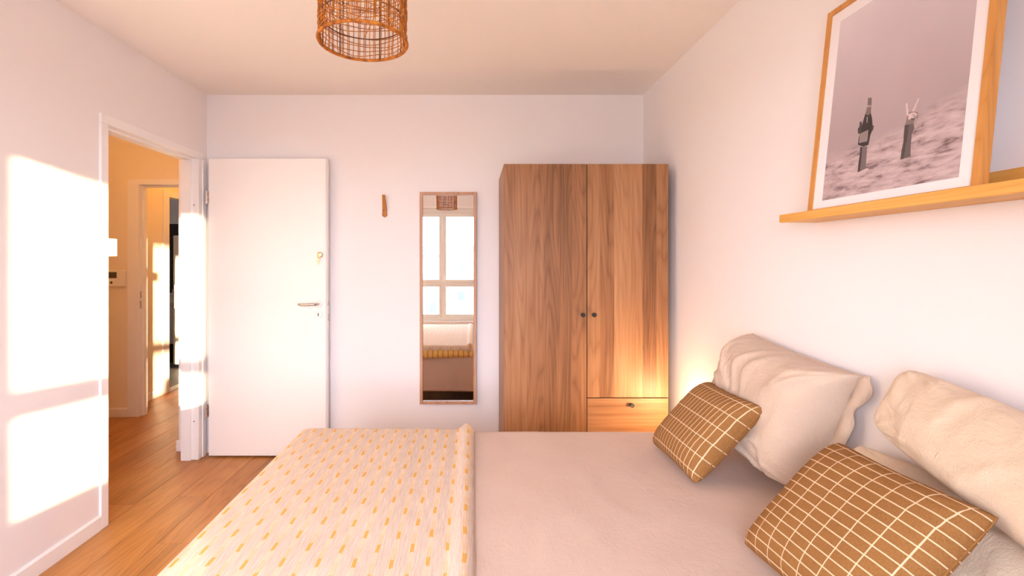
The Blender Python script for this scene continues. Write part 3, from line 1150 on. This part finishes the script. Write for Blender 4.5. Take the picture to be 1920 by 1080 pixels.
def knob(x, z, parent):
    bm_ = B()
    lathe(bm_, [(0.006, 0), (0.006, -0.006), (0.0115, -0.008), (0.0125, -0.024), (0.0115, -0.026)], (x, wyf, z), 'Y', 16)
    build('knob', bm_, 'black', parent)


for (a_, b_, z0, kx) in ((wx0, xm - 0.0025, 0.06, 0.638), (xm + 0.0025, wx1, 0.546, 0.702)):
    bm = B(); box(bm, a_, b_, wyf, wyf + dt, z0, wz - 0.001, 0.001, 1)
    dr = build('door', bm, 'ward', wr_)
    knob(kx, 1.029, dr)
for (z0, z1) in ((0.3045, 0.5410), (0.06, 0.3015)):
    bm = B(); box(bm, xm + 0.0025, wx1, wyf, wyf + dt, z0, z1, 0.001, 1)
    dr = build('drawer', bm, 'wardh', wr_)
    knob(0.921, z1 - 0.036, dr)

# ================================================================== MIRROR
mx0, mx1, mz0, mz1, myf, myb = -0.371, 0.024, 0.346, 1.822, 3.300, 3.327
mr = thing('wall_mirror', ((mx0 + mx1) / 2, myb, mz0), 'tall narrow mirror in a pale wooden frame hung beside the wardrobe', 'mirror')
fw = 0.021
for (a_, b_, c_, d_) in ((mx0, mx0 + fw, mz0, mz1), (mx1 - fw, mx1, mz0, mz1), (mx0 + fw, mx1 - fw, mz0, mz0 + fw), (mx0 + fw, mx1 - fw, mz1 - fw, mz1)):
    bm = B(); box(bm, a_, b_, myf, myb, c_, d_, 0.0015, 1)
    build('frame_rail', bm, 'mframe', mr)
bm = B(); box(bm, mx0 + fw - 0.004, mx1 - fw + 0.004, myb - 0.012, myb - 0.006, mz0 + fw - 0.004, mz1 - fw + 0.004)
build('mirror_glass', bm, 'mirror', mr)

# ================================================================== WALL HOOK
hk = thing('wall_hook', (-0.62, YB, 1.648), 'small tapered wooden coat hook on the wall between door and mirror', 'hook')
bm = B()
secs = []
NS = 16
for k in range(NS + 1):
    q = k / NS
    z = 1.648 + 0.152 * q
    w = 0.0195 * (1 - q) + 0.0105 * q
    if q < 0.12:
        w *= math.sqrt(max(0.0, 1 - ((0.12 - q) / 0.12) ** 2)) * 0.75 + 0.25
    bend = max(0.0, q - 0.30) / 0.70
    yc = YB - 0.0015 - 0.040 * bend ** 1.3
    th = 0.014 - 0.003 * q
    xs = -0.619
    ring = []
    for (sx, sy) in ((-1, 0.25), (-0.8, 1), (0.8, 1), (1, 0.25), (1, 0), (-1, 0)):
        ring.append(bm.verts.new((xs + w * sx, yc - th * sy, z)))
    secs.append(ring)
for A, Bq in zip(secs, secs[1:]):
    for k in range(6):
        bm.faces.new((A[k], A[(k + 1) % 6], Bq[(k + 1) % 6], Bq[k]))
bm.faces.new(secs[0][::-1]); bm.faces.new(secs[-1])
build('hook_body', bm, 'hook', hk, smooth=False)
for z in (1.664, 1.694):
    bm = B(); lathe(bm, [(0.0035, 0), (0.0035, -0.002)], (-0.622, YB - 0.0150, z), 'Y', 10)
    build('screw', bm, 'black', hk)

# ================================================================== PICTURE LEDGE AND PICTURE
SXF, SYF, SYN = 1.064, 1.652, 0.502
sh = thing('picture_ledge', (XR, (SYF + SYN) / 2, 1.474), 'long oak picture ledge fixed to the wall above the bed head', 'shelf')
bm = B(); box(bm, SXF + 0.012, XR - 0.001, SYN, SYF, 1.474, 1.486, 0.001, 1)
build('shelf_board', bm, 'shelf', sh)
bm = B(); box(bm, SXF, SXF + 0.012, SYN, SYF, 1.474, 1.501, 0.001, 1)
build('front_lip', bm, 'shelf', sh)
bm = B(); box(bm, XR - 0.013, XR - 0.001, SYN, SYF, 1.486, 1.543, 0.001, 1)
build('back_rail', bm, 'shelf', sh)

P0 = Vector((1.080, 1.538, 1.4870))
PU = Vector((0, -1, 0))
PV = Vector((0.068, 0, 0.654)).normalized()
PN = Vector((-PV.z, 0, PV.x))           # towards the room
PWd, PHt, PF = 0.522, 0.6576, 0.018


def pp(u, v, w=0.0):
    return P0 + PU * u + PV * v + PN * w


def pbox(bm_, u0, u1, v0, v1, w0, w1):
    prism(bm_, [pp(u0, v0, w0), pp(u1, v0, w0), pp(u1, v1, w0), pp(u0, v1, w0)], PN * (w1 - w0))


pic = thing('framed_photograph', (1.09, 1.277, 1.487), 'oak framed black and white photograph of raised hands and a bottle, standing on the ledge', 'picture')
DEP = -0.020
for (u0, u1, v0, v1) in ((0, PF, 0, PHt), (PWd - PF, PWd, 0, PHt), (PF, PWd - PF, 0, PF), (PF, PWd - PF, PHt - PF, PHt)):
    bm = B(); pbox(bm, u0, u1, v0, v1, DEP, 0)
    build('frame_rail', bm, 'frame', pic)
bm = B(); pbox(bm, PF, PWd - PF, PF, PHt - PF, DEP + 0.002, -0.0045)
build('mount', bm, paint('white_paper', (0.80, 0.77, 0.80, 1), 0.6, 0, 90, 0.3, 0), pic)

# print: grey sky and rippled water or sand, procedural
A0, A1, V0, V1 = 0.056, 0.473, 0.0425, 0.605
t = NT('photo_print')
uv = t.node('ShaderNodeUVMap').outputs[0]
s = t.sep(uv)
u_, v_ = s[0], s[1]
slow = t.noise(t.mapping(uv, (2.2, 1.5, 1)), 1, 2)
sky = t.ramp(t.m('ADD', v_, t.m('MULTIPLY', t.m('SUBTRACT', slow, 0.5), 0.25)), [(0.32, lin(170, 153, 156)), (0.52, lin(180, 164, 168)), (0.75, lin(194, 181, 188)), (1.0, lin(212, 202, 210))])
# sloping crest: high on the right
horizon = t.m('ADD', t.m('MULTIPLY_ADD', t.m('POWER', u_, 2.2), 0.12, 0.27), t.m('MULTIPLY', t.m('SUBTRACT', t.noise(t.mapping(uv, (4, 2, 1)), 1, 2), 0.5), 0.10))
edge = t.m('MULTIPLY', t.m('SUBTRACT', horizon, v_), 12.0, clamp=True)
slant = t.comb(u_, t.m('SUBTRACT', v_, t.m('MULTIPLY', u_, 0.03)), 0.0)
wv = t.noise(t.mapping(slant, (6, 30, 1)), 1, 4, 0.5, 0.4)
wv2 = t.noise(t.mapping(slant, (18, 80, 1)), 1, 3, 0.6, 0.3)
wsum = t.m('ADD', t.m('MULTIPLY', wv, 0.72), t.m('MULTIPLY', wv2, 0.28))
sea = t.ramp(wsum, [(0.30, lin(78, 62, 64)), (0.38, lin(132, 112, 114)), (0.45, lin(172, 152, 154)), (0.62, lin(198, 180, 182))])
c = t.mix(edge, sky, sea)
t.base(c, 0.55, 0, 0.3)
bm = B()
uvl = bm.loops.layers.uv.new('UVMap')
vv = [bm.verts.new(pp(u, v, -0.0040)) for (u, v) in ((A0, V0), (A1, V0), (A1, V1), (A0, V1))]
f_ = bm.faces.new(vv)
for lp, q in zip(f_.loops, ((0, 0), (1, 0), (1, 1), (0, 1))):
    lp[uvl].uv = q
pr = build('print', bm, t.mat, pic)


def tone(name, g, vary=0.15):
    t_ = NT(name)
    c0 = lin(g, int(g * 0.90), int(g * 0.90))
    lo = tuple(x * (1 - vary) for x in c0[:3]) + (1,)
    hi = tuple(min(1, x * (1 + vary)) for x in c0[:3]) + (1,)
    t_.base(t_.mix(t_.noise(t_.coord(), 160, 3), lo, hi), 0.55, 0, 0.3)
    return t_.mat


ART = [
    ('printed_bottle', 62, 1, [(0.1949, 0.3172), (0.2076, 0.3129), (0.2087, 0.2933), (0.2095, 0.2696), (0.2176, 0.2419), (0.2177, 0.2204), (0.2134, 0.1791), (0.196, 0.1783), (0.1759, 0.1884), (0.1754, 0.2063), (0.1804, 0.2308), (0.1877, 0.2618), (0.1936, 0.2856), (0.1951, 0.3015)]),
    ('printed_bottle_foil', 120, 2, [(0.1949, 0.3172), (0.2076, 0.3129), (0.2087, 0.2933), (0.2095, 0.2696), (0.2028, 0.2645), (0.1909, 0.2718), (0.1936, 0.2856), (0.1951, 0.3015)]),
    ('printed_bottle_label', 140, 2, [(0.1782, 0.2196), (0.2079, 0.2231), (0.2087, 0.1958), (0.2068, 0.1902), (0.179, 0.1924)]),
    ('printed_highlight', 190, 3, [(0.198, 0.262), (0.2005, 0.262), (0.2015, 0.245), (0.1995, 0.245)]),
    ('printed_collar', 165, 3, [(0.1944, 0.297), (0.2085, 0.292), (0.2086, 0.286), (0.194, 0.290)]),
    ('printed_fingers', 78, 3, [(0.1737, 0.2549), (0.1811, 0.2542), (0.1846, 0.2406), (0.1804, 0.2308), (0.1811, 0.2188), (0.1726, 0.2211), (0.1693, 0.2357), (0.1745, 0.2417)]),
    ('printed_hand', 82, 1, [(0.2101, 0.2683), (0.2162, 0.2531), (0.2205, 0.2321), (0.2252, 0.229), (0.2245, 0.2203), (0.2187, 0.2122), (0.2143, 0.1998), (0.2106, 0.2188), (0.2128, 0.2362)]),
    ('printed_arm', 116, 1, [(0.1847, 0.18), (0.2094, 0.1765), (0.2105, 0.1467), (0.2124, 0.111), (0.1853, 0.1074), (0.1846, 0.134), (0.1864, 0.1557)]),
    ('printed_arm_edge', 70, 2, [(0.1847, 0.18), (0.192, 0.179), (0.193, 0.15), (0.1925, 0.1085), (0.1853, 0.1074), (0.1846, 0.134), (0.1864, 0.1557)]),
    ('printed_splash', 196, 2, [(0.1828, 0.1057), (0.2109, 0.1123), (0.2217, 0.1127), (0.2216, 0.1067), (0.2099, 0.1035), (0.1923, 0.1024)]),
    ('printed_index_finger', 208, 2, [(0.3179, 0.2595), (0.3207, 0.2606), (0.3239, 0.2575), (0.3285, 0.2356), (0.329, 0.2256), (0.3245, 0.227), (0.3214, 0.2411)]),
    ('printed_middle_finger', 204, 2, [(0.3528, 0.2627), (0.3559, 0.2597), (0.3463, 0.2348), (0.3433, 0.2303), (0.3387, 0.234), (0.3435, 0.2438)]),
    ('printed_palm', 128, 1, [(0.3271, 0.2328), (0.3359, 0.2332), (0.3468, 0.2298), (0.3564, 0.2242), (0.3564, 0.2123), (0.3509, 0.193), (0.3481, 0.1874), (0.322, 0.198), (0.3253, 0.2168)]),
    ('printed_knuckles', 206, 2, [(0.3286, 0.229), (0.3381, 0.23), (0.347, 0.2281), (0.3555, 0.22), (0.3485, 0.2147), (0.338, 0.2147), (0.331, 0.2135)]),
    ('printed_thumb', 180, 3, [(0.3415, 0.2262), (0.3500, 0.2225), (0.3540, 0.2150), (0.3515, 0.2120), (0.3440, 0.2180), (0.3400, 0.2225)]),
    ('printed_curled_finger', 110, 4, [(0.3440, 0.2200), (0.3540, 0.2140), (0.3536, 0.2128), (0.3436, 0.2188)]),
    ('printed_curled_finger', 96, 3, [(0.3385, 0.2160), (0.3480, 0.2120), (0.3470, 0.2085), (0.3380, 0.2125)]),
    ('printed_wrist_light', 168, 3, [(0.3500, 0.2120), (0.3552, 0.2105), (0.3520, 0.1960), (0.3490, 0.1900), (0.3470, 0.1990)]),
    ('printed_forearm', 104, 2, [(0.3222, 0.2029), (0.3502, 0.1997), (0.3499, 0.1869), (0.3446, 0.1722), (0.3454, 0.1428), (0.3477, 0.1163), (0.3199, 0.1145), (0.3204, 0.1356), (0.3233, 0.1613), (0.3221, 0.1848)]),
    ('printed_forearm_shade', 80, 3, [(0.3222, 0.2029), (0.334, 0.2015), (0.333, 0.17), (0.329, 0.1150), (0.3199, 0.1145), (0.3204, 0.1356), (0.3233, 0.1613), (0.3221, 0.1848)]),
]
for (nm, g, lay_, pts) in ART:
    bm = B()
    vs4 = [bm.verts.new(pp(u, v, -0.0040 + 0.00018 * lay_)) for (u, v) in pts]
    bm.faces.new(vs4)
    bmesh.ops.triangulate(bm, faces=bm.faces[:])
    build(nm, bm, tone(nm + '_ink', g), pr)
# picture glass
# ================================================================== PENDANT LAMP
PX, PY, PR, PZ0, PZ1 = -0.296, 1.280, 0.116, 1.930, 2.150
pl = thing('pendant_lamp', (PX, PY, PZ0), 'open woven rattan drum pendant hanging from the ceiling', 'lamp')
random.seed(11)


def circ(r, z, n=48, jz=0.0, seed=0.0, jr=0.0):
    return [(PX + (r + jr * mnoise.noise((math.cos(a) * 2, math.sin(a) * 2, seed + 5))) * math.cos(a), PY + (r + jr * mnoise.noise((math.cos(a) * 2, math.sin(a) * 2, seed + 5))) * math.sin(a),
             z + jz * mnoise.noise((math.cos(a) * 1.5, math.sin(a) * 1.5, seed))) for a in [2 * math.pi * k / n for k in range(n)]]


for z in (PZ0, PZ1):
    bm = B(); tube(bm, circ(PR, z), 0.0042, 8, True)
    rim_o = build('rim', bm, 'rattan', pl, smooth=True)
    # rattan binding wound round the rim
    bm = B()
    W = 150
    pts = []
    for k in range(W * 6):
        a = 2 * math.pi * k / (W * 6)
        q = 2 * math.pi * k / 6
        rr = PR + 0.0044 * math.cos(q)
        pts.append((PX + rr * math.cos(a), PY + rr * math.sin(a), z + 0.0044 * math.sin(q)))
    tube(bm, pts, 0.0011, 4, True)
    build('binding', bm, 'rattan', rim_o, smooth=True, kind='stuff')
bm = B()
NV = 46
for i in range(NV):
    a0 = 2 * math.pi * (i + random.uniform(-0.2, 0.2)) / NV
    lean = random.uniform(-0.05, 0.05)
    for d in ((-0.0022, 0.0022) if i % 3 else (0.0,)):
        pts = []
        for k in range(9):
            q = k / 8
            a = a0 + lean * (q - 0.5) + d / PR + 0.012 * math.sin(q * 7 + i)
            rr = PR - 0.0015 + 0.0016 * math.sin(k * math.pi + i)
            pts.append((PX + rr * math.cos(a), PY + rr * math.sin(a), PZ0 + (PZ1 - PZ0) * q))
        tube(bm, pts, 0.00125, 5, False, False)
build('upright_strands', bm, 'rattan', pl, smooth=True, kind='stuff')
bm = B()
NR = 17
for i in range(1, NR):
    z = PZ0 + (PZ1 - PZ0) * (i + random.uniform(-0.25, 0.25)) / NR
    tube(bm, circ(PR + 0.0005, z, 60, 0.010, i * 3.1, 0.002), 0.0012, 5, True)
build('ring_strands', bm, 'rattan', pl, smooth=True, kind='stuff')
# slanting loose strands
bm = B()
for i in range(16):
    a0 = random.uniform(0, 2 * math.pi)
    da = random.choice((-1, 1)) * random.uniform(0.5, 1.1)
    za, zb = PZ0 + 0.06 + random.uniform(0, 0.05), PZ1 - random.uniform(0, 0.04)
    tube(bm, [(PX + (PR + 0.001) * math.cos(a0 + da * q), PY + (PR + 0.001) * math.sin(a0 + da * q), za + (zb - za) * q) for q in [k / 10 for k in range(11)]], 0.0010, 5, False, False)
build('loose_strands', bm, 'rattan', pl, smooth=True, kind='stuff')
for k in range(6):
    a = 2 * math.pi * (k + 0.3) / 6
    bm = B(); tube(bm, [(PX + (PR - 0.004) * math.cos(a), PY + (PR - 0.004) * math.sin(a), z) for z in (PZ0, PZ1)], 0.0018, 6)
    build('frame_rod', bm, 'rattan_dark', pl)
bm = B(); tube(bm, circ(PR - 0.004, PZ0 + 0.060), 0.0016, 6, True)
build('frame_ring', bm, 'rattan_dark', pl)
for k in range(3):
    a = 2 * math.pi * (k + 0.15) / 3
    bm = B(); tube(bm, [(PX + 0.02 * math.cos(a), PY + 0.02 * math.sin(a), PZ1 - 0.02), (PX + (PR - 0.003) * math.cos(a), PY + (PR - 0.003) * math.sin(a), PZ1 - 0.004)], 0.0016, 6)
    build('spider_arm', bm, 'rattan_dark', pl)
bm = B(); lathe(bm, [(0.012, 0.03), (0.020, 0.02), (0.020, -0.045), (0.016, -0.05)], (PX, PY, PZ1 - 0.02), 'Z', 18)
build('lamp_socket', bm, 'plastic', pl, smooth=False)
bm = B(); tube(bm, [(PX, PY, PZ1), (PX, PY, H - 0.03)], 0.003, 8)
build('cord', bm, 'plastic', pl)
bm = B(); lathe(bm, [(0.045, H), (0.045, H - 0.02), (0.015, H - 0.032)], (PX, PY, 0), 'Z', 24)
build('ceiling_rose', bm, 'plastic', pl)

# ================================================================== WALL SWITCHES AND DEVICES
sw = thing('light_switch', (XL, 2.29, 0.978), 'white double wall switch low beside the bedroom door frame', 'switch')
bm = B(); box(bm, XL, XL + 0.008, 2.250, 2.330, 0.978, 1.134, 0.002)
build('switch_plate', bm, 'plastic', sw)
for z in (1.017, 1.095):
    bm = B(); box(bm, XL + 0.008, XL + 0.0115, 2.268, 2.312, z - 0.022, z + 0.022, 0.0015)
    build('rocker', bm, 'plastic', sw)
sb = thing('wall_sensor', (FX1, 2.395, 1.364), 'small white box mounted on the edge of the bedroom door frame', 'sensor box')
bm = B(); box(bm, FX1, FX1 + 0.008, 2.372, 2.416, 1.364, 1.456, 0.001)
build('back_plate', bm, 'plastic', sb)
bm = B(); box(bm, FX1 + 0.008, FX1 + 0.046, 2.374, 2.414, 1.366, 1.454, 0.003)
build('housing', bm, 'plastic', sb)
ic = thing('intercom', (-3.07, HY1, 1.124), 'small white intercom with dark display on the hall wall', 'intercom')
bm = B(); box(bm, -3.160, -2.990, HY1 - 0.026, HY1, 1.124, 1.262, 0.006)
build('housing', bm, 'plastic', ic)
bm = B(); box(bm, -3.130, -3.055, HY1 - 0.0275, HY1 - 0.026, 1.196, 1.248, 0.0005, 1)
build('display', bm, 'lcd', ic)
bm = B(); lathe(bm, [(0.010, 0), (0.010, -0.003)], (-3.101, HY1 - 0.026, 1.158), 'Y', 16)
build('button', bm, 'lcd', ic)
for r in range(4):
    for c in range(2):
        bm = B(); lathe(bm, [(0.004, 0), (0.004, -0.0015)], (-3.030 + 0.018 * c, HY1 - 0.026, 1.15 + 0.027 * r), 'Y', 10)
        build('key_button', bm, 'trim', ic)

# ================================================================== BEDSIDE LAMP AND ADDED CEILING LAMPS
def globe(bm_, c, r, n=20, m_=12):
    prof = [(r * math.sin(math.pi * k / m_), -r * math.cos(math.pi * k / m_)) for k in range(m_ + 1)]
    lathe(bm_, prof, c, 'Z', n)


# bedside stool and lamp, between the bed and the wardrobe
st = thing('bedside_stool', (1.085, 2.46, 0), 'small wooden stool in the gap between bed and wardrobe', 'stool')
bm = B(); lathe(bm, [(0.094, 0.40), (0.098, 0.405), (0.098, 0.42), (0.094, 0.425)], (1.085, 2.46, 0), 'Z', 32)
build('seat', bm, 'stool', st)
for k in range(3):
    a = 2 * math.pi * (k + 0.2) / 3
    bm = B(); tube(bm, [(1.085 + 0.085 * math.cos(a), 2.46 + 0.085 * math.sin(a), 0), (1.085 + 0.06 * math.cos(a), 2.46 + 0.06 * math.sin(a), 0.402)], [0.011, 0.014], 10)
    build('leg', bm, 'stool', st)
bl = thing('bedside_lamp', (1.125, 2.462, 0.425), 'small glowing globe lamp hidden behind the pillows beside the wardrobe', 'lamp')
bm = B(); lathe(bm, [(0.040, 0.0), (0.040, 0.012), (0.012, 0.022), (0.010, 0.045)], (1.125, 2.462, 0.425), 'Z', 20)
build('lamp_base', bm, 'brass', bl)
bm = B(); globe(bm, (1.125, 2.462, 0.507), 0.042)
build('glass_globe', bm, emission('bedside_globe_light', (1.0, 0.68, 0.36, 1), BEDSIDE_LAMP), bl, smooth=True)


def added_ceiling_lamp(loc, col, strength, label, nm):
    o = thing('added_ceiling_lamp', loc, label, 'lamp')
    x, y, z = loc
    bm_ = B(); lathe(bm_, [(0.09, 0), (0.09, -0.02), (0.075, -0.025)], loc, 'Z', 24)
    build('lamp_base', bm_, 'plastic', o)
    bm_ = B(); globe(bm_, (x, y, z - 0.085), 0.075)
    build('globe', bm_, emission(nm, col, strength), o, smooth=True)


added_ceiling_lamp((-2.62, 3.05, H), (1.0, 0.46, 0.13, 1), ADDED_HALL_LAMP, 'added warm globe lamp, out of view in the hall outside the bedroom', 'added_hall_light')  # unseen lamp, added to give the hall walls their orange glow
added_ceiling_lamp((-2.55, 4.9, H), (1.0, 0.42, 0.07, 1), ADDED_CORRIDOR_LAMP, 'added warm globe lamp, out of view in the corridor before the kitchen', 'added_corridor_light')  # second unseen lamp, put in for the stronger yellow on the corridor wall
added_ceiling_lamp((-4.3, 5.9, H), (1.0, 0.90, 0.86, 1), ADDED_KITCHEN_LAMP, 'added white globe lamp, out of view in the kitchen', 'added_kitchen_light')  # unseen neutral lamp, added so the kitchen glimpse gets enough light

# ================================================================== KITCHEN GLIMPSE
fr_ = thing('refrigerator', (-3.47, 6.28, 0), 'tall white refrigerator just inside the kitchen doorway', 'refrigerator')
bm = B(); box(bm, -3.765, -3.22, 5.99, 6.59, 0.04, 1.665, 0.006)
build('body', bm, 'plastic', fr_)
bm = B(); box(bm, -3.765, -3.22, 5.965, 5.988, 0.62, 1.665, 0.006)
dd = build('door', bm, 'plastic', fr_)
bm = B(); box(bm, -3.750, -3.735, 5.940, 5.965, 0.75, 1.05, 0.003)
build('handle', bm, 'steel', dd)
bm = B(); box(bm, -3.765, -3.22, 5.965, 5.988, 0.045, 0.612, 0.006)
build('door', bm, 'plastic', fr_)
for x in (-3.73, -3.26):
    for y in (6.03, 6.55):
        bm = B(); lathe(bm, [(0.018, 0), (0.018, 0.04)], (x, y, 0), 'Z', 10)
        build('foot', bm, 'black', fr_)
kb = thing('steel_bowl', (-3.70, 6.2, 1.665), 'shiny bowl on top of the refrigerator', 'bowl')
bm = B(); lathe(bm, [(0.03, 0), (0.075, 0.05), (0.085, 0.085), (0.08, 0.085), (0.07, 0.05), (0.025, 0.006)], (-3.70, 6.2, 1.665), 'Z', 20)
build('bowl_body', bm, 'steel', kb, smooth=True)
kc = thing('kitchen_cabinet', (-4.2, 6.5, 0), 'pale grey kitchen base unit standing below the dark tiles', 'cabinet')
lav = paint('pale_cabinet', (0.62, 0.60, 0.66, 1), 0.4, 0, 90, 0.5, 0)
bm = B(); box(bm, -4.75, -3.80, 6.235, 7.22, 0.26, 0.80, 0.003)
build('body', bm, lav, kc)
for (a_, b_) in ((-4.75, -4.277), (-4.273, -3.80)):
    bm = B(); box(bm, a_, b_, 6.215, 6.234, 0.26, 0.80, 0.002)
    build('door', bm, lav, kc)
bm = B(); box(bm, -4.72, -3.83, 6.32, 7.22, 0, 0.26)
build('plinth', bm, 'black', kc)
wt = build('worktop', box(B(), -4.77, -3.79, 6.19, 7.235, 0.80, 0.835, 0.003), 'plastic', None, (-4.28, 6.7, 0.80))
tag(wt, 'white worktop lying on the pale kitchen base unit', 'worktop')
for k, (x, y, h_) in enumerate(((-3.90, 6.32, 0.17), (-3.99, 6.36, 0.14))):
    o = thing('storage_jar', (x, y, 0.835), ('taller' if k == 0 else 'shorter') + ' cream jar with dark lid on the kitchen worktop', 'jar', 'jars on the kitchen worktop')
    bm = B(); lathe(bm, [(0.030, 0), (0.033, 0.01), (0.033, h_ - 0.02), (0.028, h_)], (x, y, 0.835), 'Z', 18)
    build('jar_body', bm, paint('cream_ceramic', (0.72, 0.60, 0.42, 1), 0.4, 0, 90, 0.5, 0), o, smooth=True)
    bm = B(); lathe(bm, [(0.030, h_), (0.030, h_ + 0.022), (0.02, h_ + 0.028)], (x, y, 0.835), 'Z', 18)
    build('lid', bm, 'black', o)
